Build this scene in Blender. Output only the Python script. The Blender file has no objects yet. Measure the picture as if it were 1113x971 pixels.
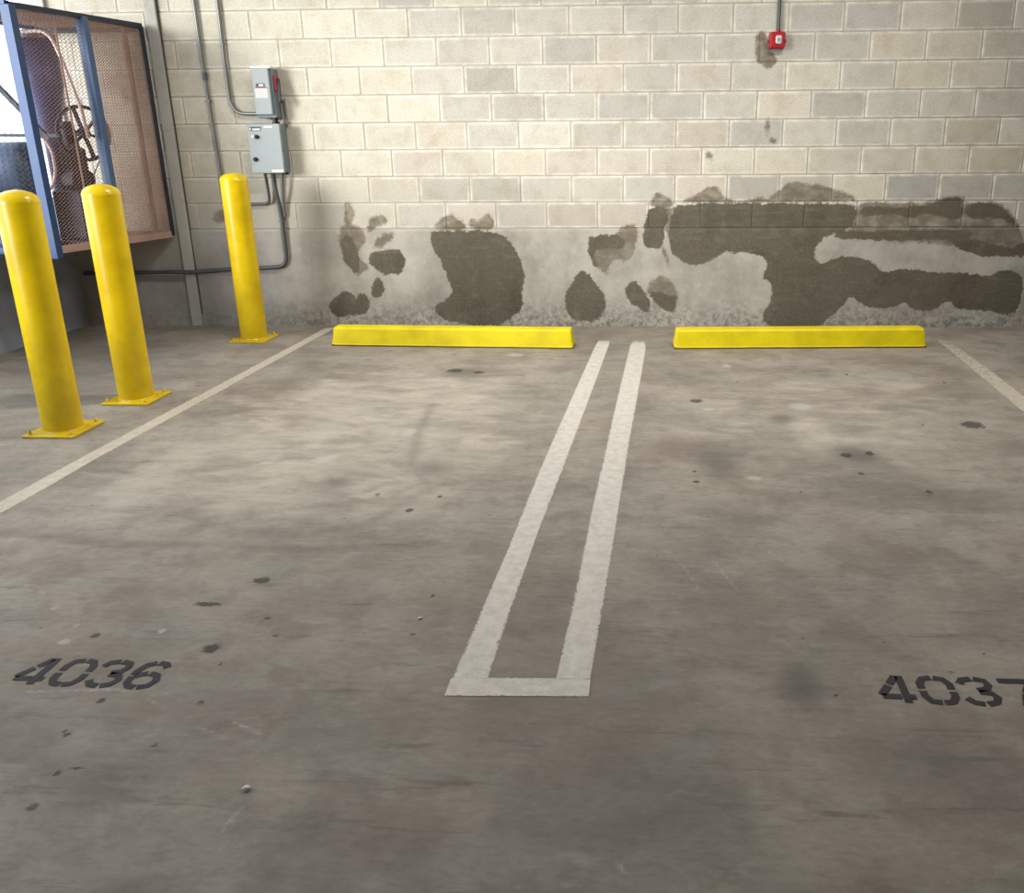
import bpy, math, random
import numpy as np
from mathutils import Vector, Matrix

random.seed(4); rng = np.random.default_rng(7)
S = bpy.context.scene
COL = S.collection
PI = math.pi

# ------------------------------------------------------------------ camera (solved from block courses and bay lines)
F = 943.862; PITCH, YAW, ROLL = 0.31028, -0.05329, -0.00787
CAM = Vector((0.1708, -7.0579, 1.4861)); CX, CY = 94.707, 33.160
W, H = 1113, 971
fw = Vector((math.sin(YAW)*math.cos(PITCH), math.cos(YAW)*math.cos(PITCH), -math.sin(PITCH)))
rt = Vector((math.cos(YAW), -math.sin(YAW), 0)); up = rt.cross(fw)
R2 = rt*math.cos(ROLL) + up*math.sin(ROLL); U2 = -rt*math.sin(ROLL) + up*math.cos(ROLL)

def at(px, py, axis, v):
    """world point where the sight line through a photo pixel meets the plane axis = v"""
    d = fw + R2*((px - W/2 - CX)/F) + U2*((H/2 - CY - py)/F)
    return CAM + d*((v - CAM[axis])/d[axis])
def fl(px, py, z=0.0): return at(px, py, 2, z)
def wl(px, py, y=0.0): return at(px, py, 1, y)

cd = bpy.data.cameras.new('camera'); cam = bpy.data.objects.new('camera', cd); COL.objects.link(cam)
m = Matrix((R2, U2, -fw)).transposed().to_4x4(); m.translation = CAM; cam.matrix_world = m
cd.sensor_fit = 'HORIZONTAL'; cd.sensor_width = 36; cd.lens = F/W*36
cd.shift_x = -CX/W; cd.shift_y = -CY/W; cd.clip_start = .05; cd.clip_end = 200
S.camera = cam

# ------------------------------------------------------------------ object helpers
def tag(o, label=None, cat=None, group=None, kind=None):
    for k, v in (('label', label), ('category', cat), ('group', group), ('kind', kind)):
        if v: o[k] = v
    return o
def empty(name, loc, label, cat, group=None):
    o = bpy.data.objects.new(name, None); COL.objects.link(o); o.location = loc
    o.empty_display_size = .1
    return tag(o, label, cat, group)
class MB:
    def __init__(s): s.v = []; s.f = []; s.mi = []; s.sm = []
    def add(s, vs, fs, mi=0, smooth=False):
        b = len(s.v); s.v += [tuple(v) for v in vs]
        for f in fs: s.f.append([b+i for i in f]); s.mi.append(mi); s.sm.append(smooth)
        return s
    def box(s, a, b, bev=0.0, mi=0, rot=None, org=None):
        (x0, y0, z0), (x1, y1, z1) = a, b
        t = bev
        if t <= 0:
            vs = [(x, y, z) for x in (x0, x1) for y in (y0, y1) for z in (z0, z1)]
            fs = [(0,1,3,2),(4,6,7,5),(0,4,5,1),(2,3,7,6),(0,2,6,4),(1,5,7,3)]
        else:                                   # chamfered box
            vs = []; idx = {}
            for ix, x in enumerate((x0, x1)):
                for iy, y in enumerate((y0, y1)):
                    for iz, z in enumerate((z0, z1)):
                        sx, sy, sz = (1-2*ix), (1-2*iy), (1-2*iz)
                        idx[ix,iy,iz,0] = len(vs); vs.append((x, y+sy*t, z+sz*t))
                        idx[ix,iy,iz,1] = len(vs); vs.append((x+sx*t, y, z+sz*t))
                        idx[ix,iy,iz,2] = len(vs); vs.append((x+sx*t, y+sy*t, z))
            I = idx; fs = []
            for i in (0, 1):
                q = [I[i,0,0,0], I[i,1,0,0], I[i,1,1,0], I[i,0,1,0]]; fs.append(q if i else q[::-1])
                q = [I[0,i,0,1], I[0,i,1,1], I[1,i,1,1], I[1,i,0,1]]; fs.append(q if i else q[::-1])
                q = [I[0,0,i,2], I[1,0,i,2], I[1,1,i,2], I[0,1,i,2]]; fs.append(q if i else q[::-1])
            for a_ in (0, 1):
                for b_ in (0, 1):
                    fs.append([I[0,a_,b_,1], I[1,a_,b_,1], I[1,a_,b_,2], I[0,a_,b_,2]])
                    fs.append([I[a_,0,b_,0], I[a_,1,b_,0], I[a_,1,b_,2], I[a_,0,b_,2]])
                    fs.append([I[a_,b_,0,0], I[a_,b_,1,0], I[a_,b_,1,1], I[a_,b_,0,1]])
            for ix in (0, 1):
                for iy in (0, 1):
                    for iz in (0, 1): fs.append([I[ix,iy,iz,0], I[ix,iy,iz,1], I[ix,iy,iz,2]])
        if rot is not None:
            o = Vector(org) if org is not None else Vector(((x0+x1)/2, (y0+y1)/2, (z0+z1)/2))
            vs = [tuple(rot @ (Vector(v)-o) + o) for v in vs]
        return s.add(vs, fs, mi)
    def bar(s, p, q, w, h=None, mi=0):
        """rectangular bar between two points"""
        h = h or w; p = Vector(p); q = Vector(q); d = (q-p).normalized()
        a = d.cross(Vector((0,0,1)) if abs(d.z) < .9 else Vector((0,1,0))).normalized(); b = d.cross(a)
        vs = [e + a*(sx*w/2) + b*(sy*h/2) for e in (p, q) for sx, sy in ((-1,-1),(1,-1),(1,1),(-1,1))]
        return s.add(vs, [(0,1,2,3),(7,6,5,4),(0,4,5,1),(1,5,6,2),(2,6,7,3),(3,7,4,0)], mi)
    def tube(s, pts, r, n=14, mi=0, caps=True):
        pts = [Vector(p) for p in pts]; rs = r if isinstance(r, (list, tuple)) else [r]*len(pts)
        t0 = (pts[1]-pts[0]).normalized(); a = t0.orthogonal().normalized(); vs = []
        for i, p in enumerate(pts):
            t = (pts[min(i+1, len(pts)-1)] - pts[max(i-1, 0)]).normalized()
            a = (a - t*a.dot(t)).normalized(); b = t.cross(a)
            for k in range(n):
                c = 2*PI*k/n; vs.append(p + (a*math.cos(c) + b*math.sin(c))*rs[i])
        fs = [(i*n+k, i*n+(k+1) % n, (i+1)*n+(k+1) % n, (i+1)*n+k) for i in range(len(pts)-1) for k in range(n)]
        s.add(vs, fs, mi, True)
        if caps:
            L = (len(pts)-1)*n
            s.add(vs[:n], [list(range(n))[::-1]], mi); s.add(vs[L:], [list(range(n))], mi)
        return s
    def lathe(s, prof, c, n=40, mi=0):
        """(radius, z) profile turned about a vertical axis at c"""
        vs = []
        for r, z in prof:
            for k in range(n): a = 2*PI*k/n; vs.append((c[0]+r*math.cos(a), c[1]+r*math.sin(a), c[2]+z))
        fs = [(i*n+k, i*n+(k+1) % n, (i+1)*n+(k+1) % n, (i+1)*n+k) for i in range(len(prof)-1) for k in range(n)]
        s.add(vs, fs, mi, True)
        if prof[0][0] > 1e-5: s.add(vs[:n], [list(range(n))[::-1]], mi)
        if prof[-1][0] > 1e-5: s.add(vs[-n:], [list(range(n))], mi)
        return s
    def build(s, name, mats, parent=None, attrs=None, fix=True):
        me = bpy.data.meshes.new(name); me.from_pydata(s.v, [], s.f)
        if not isinstance(mats, (list, tuple)): mats = [mats]
        for m_ in mats: me.materials.append(m_)
        me.polygons.foreach_set('material_index', s.mi); me.polygons.foreach_set('use_smooth', s.sm)
        if attrs:
            for k, (ty, arr) in attrs.items():
                a = me.attributes.new(k, ty, 'POINT')
                a.data.foreach_set('value' if ty == 'FLOAT' else 'color', np.asarray(arr, dtype=np.float32).ravel())
        me.update()
        if fix:
            import bmesh
            bm = bmesh.new(); bm.from_mesh(me); bmesh.ops.recalc_face_normals(bm, faces=bm.faces); bm.to_mesh(me); bm.free()
        o = bpy.data.objects.new(name, me); COL.objects.link(o)
        if parent is not None:
            o.parent = parent
            o.matrix_parent_inverse = Matrix.Translation(-Vector(parent.location))
        return o
def arc_path(pts, r, n=8):
    """polyline with rounded corners of radius r"""
    P = [Vector(p) for p in pts]; out = [P[0]]
    for i in range(1, len(P)-1):
        a = (P[i-1]-P[i]); b = (P[i+1]-P[i]); rr = min(r, a.length*.48, b.length*.48)
        p0 = P[i] + a.normalized()*rr; p1 = P[i] + b.normalized()*rr
        for k in range(n+1):
            t = k/n; out.append(p0*(1-t)**2 + P[i]*2*t*(1-t) + p1*t*t)
    out.append(P[-1]); return out

# ------------------------------------------------------------------ materials
def srgb(r, g, b):
    f = lambda c: (c/255/12.92) if c/255 <= .04045 else ((c/255+.055)/1.055)**2.4
    return (f(r), f(g), f(b), 1)
class NT:
    def __init__(s, name, rough=.6, metal=0.0, spec=.5):
        s.m = bpy.data.materials.new(name); s.m.use_nodes = True; s.t = s.m.node_tree
        s.b = s.t.nodes['Principled BSDF']; s.b.inputs['Roughness'].default_value = rough
        s.b.inputs['Metallic'].default_value = metal; s.b.inputs['Specular IOR Level'].default_value = spec
        s.geo = s.t.nodes.new('ShaderNodeNewGeometry')
    def n(s, ty, **kw):
        x = s.t.nodes.new(ty)
        for k, v in kw.items(): setattr(x, k, v)
        return x
    def set(s, sock, v):
        if isinstance(v, bpy.types.NodeSocket): s.t.links.new(v, sock)
        elif isinstance(v, (tuple, list)): sock.default_value = v if len(v) == len(sock.default_value) else tuple(v)[:len(sock.default_value)]
        else: sock.default_value = v
    def pos(s, scale=(1,1,1), rot=(0,0,0)):
        mp = s.n('ShaderNodeMapping'); s.t.links.new(s.geo.outputs['Position'], mp.inputs[0])
        mp.inputs['Scale'].default_value = scale; mp.inputs['Rotation'].default_value = rot
        return mp.outputs[0]
    def noise(s, scale, detail=4, rough=.55, vec=None, dist=0):
        x = s.n('ShaderNodeTexNoise'); s.t.links.new(vec if vec is not None else s.geo.outputs['Position'], x.inputs['Vector'])
        x.inputs['Scale'].default_value = scale; x.inputs['Detail'].default_value = detail
        x.inputs['Roughness'].default_value = rough; x.inputs['Distortion'].default_value = dist
        return x.outputs['Fac']
    def math(s, op, a, b=0.0, c=None, clamp=False):
        x = s.n('ShaderNodeMath', operation=op, use_clamp=clamp); s.set(x.inputs[0], a); s.set(x.inputs[1], b)
        if c is not None: s.set(x.inputs[2], c)
        return x.outputs[0]
    def ramp(s, v, a, b, lo=0.0, hi=1.0):
        x = s.n('ShaderNodeMapRange', interpolation_type='SMOOTHSTEP'); s.set(x.inputs[0], v)
        for i, q in enumerate((a, b, lo, hi)): s.set(x.inputs[i+1], q)
        return x.outputs[0]
    def mix(s, f, a, b, mode='MIX'):
        x = s.n('ShaderNodeMix', data_type='RGBA', blend_type=mode); s.set(x.inputs[0], f); s.set(x.inputs[6], a); s.set(x.inputs[7], b)
        return x.outputs[2]
    def attr(s, name, out='Fac'):
        x = s.n('ShaderNodeAttribute', attribute_name=name); return x.outputs[out]
    def bump(s, h, strength=.3, dist=.01):
        x = s.n('ShaderNodeBump'); s.set(x.inputs['Height'], h); x.inputs['Strength'].default_value = strength
        x.inputs['Distance'].default_value = dist; s.t.links.new(x.outputs[0], s.b.inputs['Normal'])
    def color(s, v): s.set(s.b.inputs['Base Color'], v); return s

def simple(name, rgb, rough=.5, metal=0.0, var=.12, scale=12, dirt=None, bump=0.0, spec=.5):
    t = NT(name, rough, metal, spec); c = srgb(*rgb)
    lo = tuple(x*(1-var) for x in c[:3])+(1,); hi = tuple(min(1, x*(1+var)) for x in c[:3])+(1,)
    col = t.mix(t.noise(scale, 5), lo, hi)
    if dirt: col = t.mix(t.ramp(t.noise(scale*.6, 8, .7), .52, .72), col, srgb(*dirt))
    t.color(col)
    if bump: t.bump(t.noise(scale*8, 4), bump, .004)
    return t.m

# blocks: per-block tint x fine grain, with patches of smeared mortar
def wall_layers(t, col, dark=(97, 91, 79)):
    n1 = t.noise(14, 7, .65); n2 = t.noise(60, 4, .6); n3 = t.noise(5, 4)
    wob = t.math('ADD', t.math('MULTIPLY', t.math('SUBTRACT', n1, .5), .075), t.math('MULTIPLY', t.math('SUBTRACT', n2, .5), .04))
    st = t.noise(9, 5, .6, t.pos((.35, 1, 3.2)))
    sm = t.ramp(t.math('ADD', t.attr('smear'), wob), -.012, .016)
    sm = t.math('MULTIPLY', sm, t.ramp(t.noise(8, 6, .62, t.pos((1, 1, 1.5))), .32, .62, .6, .97))
    col = t.mix(sm, col, srgb(118, 108, 92))
    pm = t.ramp(t.math('ADD', t.attr('patch'), wob), -.006, .007)
    pm = t.math('MULTIPLY', pm, t.ramp(st, .2, .5, .86, 1.0))
    d = t.mix(n3, srgb(dark[0]-10, dark[1]-10, dark[2]-9), srgb(dark[0]+10, dark[1]+9, dark[2]+8))
    d = t.mix(t.ramp(n2, .35, .75), d, srgb(dark[0]+12, dark[1]+12, dark[2]+11))
    d = t.mix(t.ramp(t.noise(7, 7, .7), .52, .70, 0, .55), d, srgb(dark[0]+30, dark[1]+29, dark[2]+26))
    d = t.mix(t.ramp(t.noise(3.1, 5, .6), .5, .7, 0, .5), d, srgb(dark[0]-20, dark[1]-20, dark[2]-20))
    return t.mix(pm, col, d), pm
def mat_blocks():
    t = NT('painted_block', .92, spec=.2)
    tint = t.attr('tint', 'Color')
    g = t.noise(90, 6, .7); l = t.noise(7, 5, .6)
    col = t.mix(t.ramp(g, .3, .7, 0, .55), tint, t.mix(1, tint, srgb(196, 193, 186), 'MULTIPLY'))
    col = t.mix(t.ramp(l, .42, .70, 0, .5), col, t.mix(1, col, srgb(226, 218, 208), 'MULTIPLY'))
    col = t.mix(t.ramp(t.noise(170, 2, .5), .64, .74, 0, .35), col, srgb(150, 142, 128))
    # rubbed mortar rim round each block
    col = t.mix(t.math('MULTIPLY', t.attr('rim'), t.ramp(t.noise(9, 4), .35, .65, .15, .75)), col, srgb(238, 233, 222))
    z = t.n('ShaderNodeSeparateXYZ'); t.t.links.new(t.geo.outputs['Position'], z.inputs[0])
    low = t.math('MULTIPLY', t.ramp(t.math('ADD', z.outputs[2], t.math('MULTIPLY', l, .5)), 1.15, 1.55, 1, 0), t.ramp(z.outputs[0], -1.2, -3.0, .12, .75))
    col = t.mix(low, col, srgb(168, 165, 157))
    col, pm = wall_layers(t, col)
    t.color(col); t.bump(t.math('ADD', g, t.math('MULTIPLY', pm, .5)), .35, .004)
    return t.m
def mat_base():
    t = NT('base_concrete', .9, spec=.2)
    a = t.noise(3, 8, .62); b = t.noise(16, 7, .7); c = t.noise(70, 5, .7); st = t.noise(6, 6, .6, t.pos((1, 1, .35)))
    col = t.mix(t.ramp(a, .3, .7), srgb(158, 153, 144), srgb(188, 183, 173))
    col = t.mix(t.ramp(b, .5, .75, 0, .6), col, srgb(196, 192, 184))
    col = t.mix(t.ramp(st, .52, .75, 0, .5), col, srgb(140, 134, 124))
    col = t.mix(t.ramp(t.noise(11, 8, .7), .6, .7, 0, .55), col, srgb(178, 165, 150))
    col = t.mix(t.ramp(c, .62, .72, 0, .6), col, srgb(122, 116, 106))
    # grime band along the floor joint, thinning upwards in blotches
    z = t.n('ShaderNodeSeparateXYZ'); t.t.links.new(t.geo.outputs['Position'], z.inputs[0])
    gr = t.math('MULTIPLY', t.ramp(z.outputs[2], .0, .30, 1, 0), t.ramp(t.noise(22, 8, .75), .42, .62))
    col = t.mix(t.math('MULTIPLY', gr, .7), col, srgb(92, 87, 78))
    # greyer towards the open corner, lightened to lift the shade under the cage
    col = t.mix(t.ramp(z.outputs[0], -2.2, -3.4, 0, .6), col, t.mix(b, srgb(152, 152, 152), srgb(178, 177, 174)))
    col = t.mix(t.ramp(t.noise(2.4, 8, .7, t.pos((1, 1, .8))), .5, .68, 0, .5), col, srgb(150, 145, 136))
    col, pm = wall_layers(t, col)
    t.color(col); t.bump(t.math('ADD', b, c), .45, .006)
    return t.m
def mat_floor():
    t = NT('floor_concrete', .72, spec=.35)
    big = t.noise(.55, 4, .5); a = t.noise(2.2, 8, .62, dist=.4); st = t.noise(3.2, 7, .62, t.pos((.8, 1.7, 1)))
    fine = t.noise(34, 7, .7, t.pos((.7, 1.5, 1))); gr = t.noise(150, 4, .7); bl = t.noise(7, 6, .6)
    base = t.mix(t.ramp(a, .32, .68), srgb(138, 129, 119), srgb(174, 165, 153))
    base = t.mix(t.ramp(st, .42, .72, 0, .7), base, srgb(172, 165, 155))
    base = t.mix(t.ramp(bl, .48, .68, 0, .42), base, srgb(124, 116, 107))
    base = t.mix(t.ramp(t.noise(1.3, 6, .6), .5, .68, 0, .35), base, srgb(140, 118, 104))
    base = t.mix(t.ramp(t.noise(1.7, 6, .6, t.pos((1, 1, 1), (0, 0, 1.1))), .5, .66, 0, .16), base, srgb(116, 122, 108))
    base = t.mix(t.ramp(t.noise(10, 8, .72, t.pos((.5, 1.2, 1), (0, 0, .12))), .54, .68, 0, .45), base, srgb(182, 175, 164))
    base = t.mix(t.ramp(t.noise(6, 9, .75, t.pos((.35, 2.4, 1), (0, 0, -.1))), .55, .68, 0, .5), base, srgb(100, 95, 89))
    base = t.mix(t.ramp(fine, .35, .7, .0, .5), base, t.mix(1, base, srgb(214, 212, 210), 'MULTIPLY'))
    base = t.mix(t.ramp(gr, .60, .74, 0, .35), base, srgb(100, 95, 90))
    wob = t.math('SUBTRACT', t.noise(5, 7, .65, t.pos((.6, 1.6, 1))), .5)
    lit_dust = t.ramp(t.math('ADD', t.attr('lit_dust'), t.math('MULTIPLY', wob, .9)), .3, .75)
    base = t.mix(t.math('MULTIPLY', lit_dust, t.ramp(t.noise(4.5, 8, .7, t.pos((.8, 1.3, 1)), .5), .34, .64, .25, .95)), base, srgb(194, 184, 170))
    soot_shade = t.ramp(t.math('ADD', t.attr('soot_shade'), t.math('MULTIPLY', wob, .5)), .1, 1.0)
    base = t.mix(t.math('MULTIPLY', soot_shade, .75), base, srgb(96, 91, 86))
    w2 = t.math('SUBTRACT', t.noise(40, 6, .7), .5)
    spot = t.ramp(t.math('ADD', t.attr('spot'), t.math('MULTIPLY', w2, 1.3)), .38, .75)
    base = t.mix(t.math('MULTIPLY', spot, .8), base, srgb(52, 50, 50))
    chip = t.ramp(t.math('ADD', t.attr('chip'), t.math('MULTIPLY', w2, .8)), .4, .8)
    base = t.mix(t.math('MULTIPLY', chip, .6), base, srgb(196, 190, 182))
    t.color(base); t.set(t.b.inputs['Roughness'], t.ramp(a, .3, .7, .62, .85))
    t.bump(t.math('ADD', fine, gr), .18, .003)
    return t.m
def worn_paint(name, rgb, wear, scale=22, hole=(.52, .66), amt=1.0):
    """thin paint that has partly worn off: gaps are real transparency onto the concrete below"""
    t = NT(name, .7, spec=.3)
    n1 = t.noise(scale, 8, .72); n2 = t.noise(scale*5, 4, .6); n3 = t.noise(3, 5, .6)
    col = t.mix(t.ramp(n1, .3, .7), srgb(*[c*.88 for c in rgb]), srgb(*rgb)); t.color(col)
    f = t.math('ADD', t.math('MULTIPLY', t.attr('wear'), wear), t.math('ADD', t.math('MULTIPLY', n1, .55), t.math('MULTIPLY', n2, .45)))
    f = t.ramp(f, hole[0], hole[1], 0, amt)
    tr = t.n('ShaderNodeBsdfTransparent'); mx = t.n('ShaderNodeMixShader'); out = t.t.nodes['Material Output']
    t.set(mx.inputs[0], f); t.t.links.new(t.b.outputs[0], mx.inputs[1]); t.t.links.new(tr.outputs[0], mx.inputs[2])
    t.t.links.new(mx.outputs[0], out.inputs['Surface'])
    return t.m
def mat_yellow(name='yellow_paint', rgb=(238, 205, 10), rough=.28, scuff=True):
    t = NT(name, rough, spec=.5); c1 = srgb(*rgb); c2 = srgb(rgb[0]-22, rgb[1]-24, rgb[2])
    col = t.mix(t.ramp(t.noise(4, 5, .6), .35, .7), c1, c2)
    if scuff: col = t.mix(t.ramp(t.noise(13, 8, .7, t.pos((1, 1, .5))), .64, .78, 0, .45), col, srgb(120, 105, 60))
    t.color(col); t.bump(t.noise(30, 4), .08, .004)
    return t.m

M_block = mat_blocks(); M_base = mat_base(); M_floor = mat_floor()
M_mortar = simple('mortar', (170, 163, 150), .95, var=.2, scale=40)
M_pil = simple('pilaster_concrete', (186, 185, 178), .9, var=.08, scale=7, dirt=(164, 162, 155), bump=.2, spec=.2)
M_dark = simple('joint_sealant', (84, 84, 86), .9, var=.2)
M_ceil = simple('ceiling_concrete', (150, 148, 143), .9)
M_side = simple('parapet_concrete', (160, 168, 184), .85, var=.15, scale=5, dirt=(130, 138, 156), bump=.3, spec=.2)
M_white = worn_paint('line_paint', (228, 221, 211), .55, 20, (.60, .80), .92)
M_tan = worn_paint('faded_line_paint', (214, 203, 186), .55, 16, (.60, .86), .92)
M_black = worn_paint('stencil_paint', (58, 57, 60), .4, 30, (.56, .80), .85)
M_yel = mat_yellow(); M_stop = mat_yellow('wheel_stop_paint', (246, 226, 0), .6)
M_rim = simple('dark_yellow_edge', (120, 104, 30), .7, var=.4)
M_steel = simple('conduit_steel', (128, 129, 128), .42, .6, var=.15)
M_steeld = simple('dull_conduit', (92, 94, 98), .5, .4, var=.15)
M_box = simple('enclosure_grey', (150, 160, 162), .4, 0, var=.05)
M_boxs = simple('enclosure_shaded_grey', (112, 124, 130), .45, 0, var=.05)  # enclosure grey darkened, shade on the sides put into the colour
M_lab = simple('label_white', (226, 224, 220), .5, var=.03)
M_blk = simple('black_plastic', (30, 30, 34), .4, var=.1)
M_red = simple('fire_red', (168, 20, 32), .35, var=.08)
M_redl = simple('warning_red', (178, 52, 66), .5, var=.05)
M_lens = simple('strobe_lens', (214, 206, 206), .12, var=.03)
M_blue = simple('blue_steel_paint', (34, 70, 118), .42, .1, var=.22, scale=9, dirt=(72, 76, 92))
M_bluel = simple('faded_blue_paint', (78, 104, 142), .5, .05, var=.12)
M_blued = simple('dark_steel_paint', (46, 54, 68), .5, .2, var=.2)
M_rust = simple('rusty_expanded_metal', (172, 142, 128), .8, .1, var=.28, scale=6, dirt=(142, 112, 98))
M_rustl = simple('rusty_sheet', (186, 152, 146), .75, .1, var=.2, scale=6, dirt=(150, 120, 112))
M_duct = simple('galvanised_duct', (84, 88, 128), .45, .3, var=.15, scale=4)
M_pipe = simple('copper_pipe', (206, 176, 172), .35, .2, var=.1)
M_wheel = simple('cast_iron', (38, 38, 52), .5, .4, var=.2)
M_tank = simple('blue_tank_paint', (92, 108, 138), .45, .1, var=.15)
M_pebble = simple('white_pebble', (226, 224, 216), .8, var=.1)

# ------------------------------------------------------------------ 2-D fields used for stains
def sdf_poly(X, Z, poly):
    """signed distance, positive inside"""
    d = np.full(X.shape, 1e9); ins = np.zeros(X.shape, bool); n = len(poly)
    for i in range(n):
        ax, az = poly[i]; bx, bz = poly[(i+1) % n]; ex, ez = bx-ax, bz-az
        L = ex*ex+ez*ez+1e-12; t = np.clip(((X-ax)*ex+(Z-az)*ez)/L, 0, 1)
        d = np.minimum(d, np.hypot(X-ax-t*ex, Z-az-t*ez))
        c = ((az > Z) != (bz > Z)); den = bz-az if abs(bz-az) > 1e-9 else 1e-9
        ins ^= c & (X < (bx-ax)*(Z-az)/den+ax)
    return np.where(ins, d, -d)
def smooth(px):
    out = []
    n = len(px)
    for i in range(n):
        a = px[i]; b = px[(i+1) % n]
        out += [(a[0]*.75+b[0]*.25, a[1]*.75+b[1]*.25), (a[0]*.25+b[0]*.75, a[1]*.25+b[1]*.75)]
    return out
def crop(pts, ox, oy, s): return [(ox+x/s, oy+y/s) for x, y in pts]
A6 = lambda p: crop(p, 340, 180, 3.71); A7 = lambda p: crop(p, 600, 180, 4.281); A5 = lambda p: crop(p, 780, 0, 6.473)
DARK = [
 A6([(225,365),(245,345),(290,345),(345,333),(367,360),(374,400),(362,437),(310,442),(270,432),(235,405)]),
 A6([(66,560),(95,530),(130,503),(160,517),(175,548),(185,517),(215,517),(234,545),(228,575),(205,605),(160,597),(110,614),(76,592)]),
 A6([(235,505),(258,440),(282,470),(290,510),(272,538),(245,532)]),
 A6([(110,300),(140,270),(185,330),(190,400),(178,448),(150,415),(120,370)]),
 A6([(474,300),(480,262),(740,262),(790,298),(828,350),(848,400),(858,460),(843,520),(853,560),(822,602),(780,628),(740,648),(680,648),(600,637),(530,622),(490,590),(498,562),(548,535),(563,500),(545,460),(518,390),(488,335)]),
 A7([(58,640),(68,580),(103,530),(133,476),(167,500),(197,545),(243,590),(254,640),(238,690),(202,723),(130,728),(78,705)]),
 A7([(163,335),(230,323),(302,320),(342,345),(330,385),(300,395),(290,385),(215,390),(190,410),(215,470),(250,500),(235,492),(200,472),(173,420)]),
 A7([(338,580),(360,543),(395,538),(430,590),(465,640),(442,692),(405,660),(358,635)]),
 A7([(440,590),(480,580),(560,615),(583,600),(572,675),(540,684),(500,652),(460,612)]),
 A7([(422,350),(432,240),(457,190),(530,190),(545,235),(525,300),(523,340),(508,387),(470,385),(430,377)]),
 [(730.8,229),(738,221),(841,221),(930,221),(931,232),(925,250),(905,254),(893,259),(884.5,270),(885,280),(891,288),(907,279),(925,278),(946,284),(959.5,296),(978,292),
  (1004,294),(1030.6,297),(1057,297),(1073,301),(1088,294),(1102,293),(1112,302),(1111,318),(1105.6,338),(1094,342),(1070,337),(1050,337),(1038.5,335),(1030.6,326),(1015,338),(994,338),(983,328),
  (975,333),(949,336),(936,330),(925,322),(915,333),(899,348),(886,356),(860,357),(836,356),(827,344),(840,325),(838,306),(828,301),(836,283),(819,274),(798,275),(787,274),(773,283),(756,290),(740,284),(728,271),(726,252)],
 [(932,226),(957,224),(988,225),(1017,221),(1033,214),(1046,213),(1047,236),(1038,240),(1018,234),(1004,233),(988,238),(972,232),(957,234),(940,236)],
 [(1049,224),(1060,221),(1072,220),(1088,223),(1095,231),(1104,242),(1098,243),(1083,236),(1062,238),(1049,234)],
 [(1030,262),(1057,258),(1078,266),(1099,270),(1114,262),(1130,262),(1130,282),(1113,278),(1090,279),(1067,279),(1044,272)],
 [(917,249),(940,252),(967,250),(1010,249),(1044,250),(1060,254),(1045,262),(1004,261),(967,262),(925,260),(900,258)],
]
SMEAR = [
 A6([(125,240),(165,233),(202,255),(218,290),(207,320),(182,345),(190,380),(230,402),(217,427),(195,432),(178,447),(150,415),(118,370),(103,310),(106,258)]),
 A6([(122,140),(150,150),(170,200),(160,240),(125,240)]), A6([(213,262),(233,210),(265,193),(303,215),(297,240),(260,252),(230,270)]),
 A6([(243,327),(263,285),(300,266),(330,268),(322,300),(285,327),(255,337)]),
 A6([(485,262),(500,228),(525,206),(555,198),(600,222),(622,235),(620,264)]), A6([(625,262),(635,205),(660,225),(690,205),(703,188),(727,212),(742,262)]),
 A7([(163,335),(230,323),(300,325),(320,280),(387,264),(405,310),(393,350),(387,400),(347,463),(310,430),(280,440),(262,475),(250,520),(235,492),(200,472),(173,420)]),
 A7([(435,560),(497,512),(530,512),(572,560),(586,600),(574,680),(540,686),(455,612)]),
 A7([(452,195),(462,150),(490,118),(532,148),(575,165),(560,200)]), A7([(500,385),(525,370),(553,482),(535,462)]),
 A7([(520,200),(590,190),(590,320),(525,330)]),
 [(741,222),(743,216),(752,216),(761,207),(778,200),(783,210),(790,215),(802,220),(822,214),(838,216),(848,204),(862,196),(880,200),(890,200),(904,205),(926,210),(935,221)],
 [(930,221),(957,219),(990,221),(1020,217),(1033,212),(1047,212),(1050,222),(1075,218),(1092,222),(1108,243),(1113,262),(1113,277),(1060,277),(1030,265),(925,261),(925,236)],
 A5([(258,300),(263,243),(300,223),(347,238),(352,330),(402,388),(424,430),(402,462),(340,488),(290,462),(260,400)]),
 A5([(340,820),(360,820),(372,870),(370,930),(345,965),(332,930),(336,880)]),
 [(766,165),(773,164),(776,170),(773,174),(768,171)], [(836,150),(843,150),(844,156),(838,156)], [(772,186),(777,186),(776,190)],
 [(232,230),(246,226),(250,236),(240,243),(230,240)],
]
def wall_fields(x, z):
    x = np.asarray(x); z = np.asarray(z)
    P = np.full(x.shape, -1.0); Q = np.full(x.shape, -1.0)
    for lst, tgt in ((DARK, 0), (SMEAR, 1)):
        for poly in lst:
            pw = [wl(*p) for p in smooth(poly)]; pl = [(p.x, p.z) for p in pw]
            xs = [p[0] for p in pl]; zs = [p[1] for p in pl]
            k = np.where((x > min(xs)-.15) & (x < max(xs)+.15) & (z > min(zs)-.15) & (z < max(zs)+.15))[0]
            if len(k) == 0: continue
            d = sdf_poly(x[k], z[k], pl)
            T = P if tgt == 0 else Q; T[k] = np.maximum(T[k], d)
    return np.maximum(P, -.15), np.maximum(Q, -.15)

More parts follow.
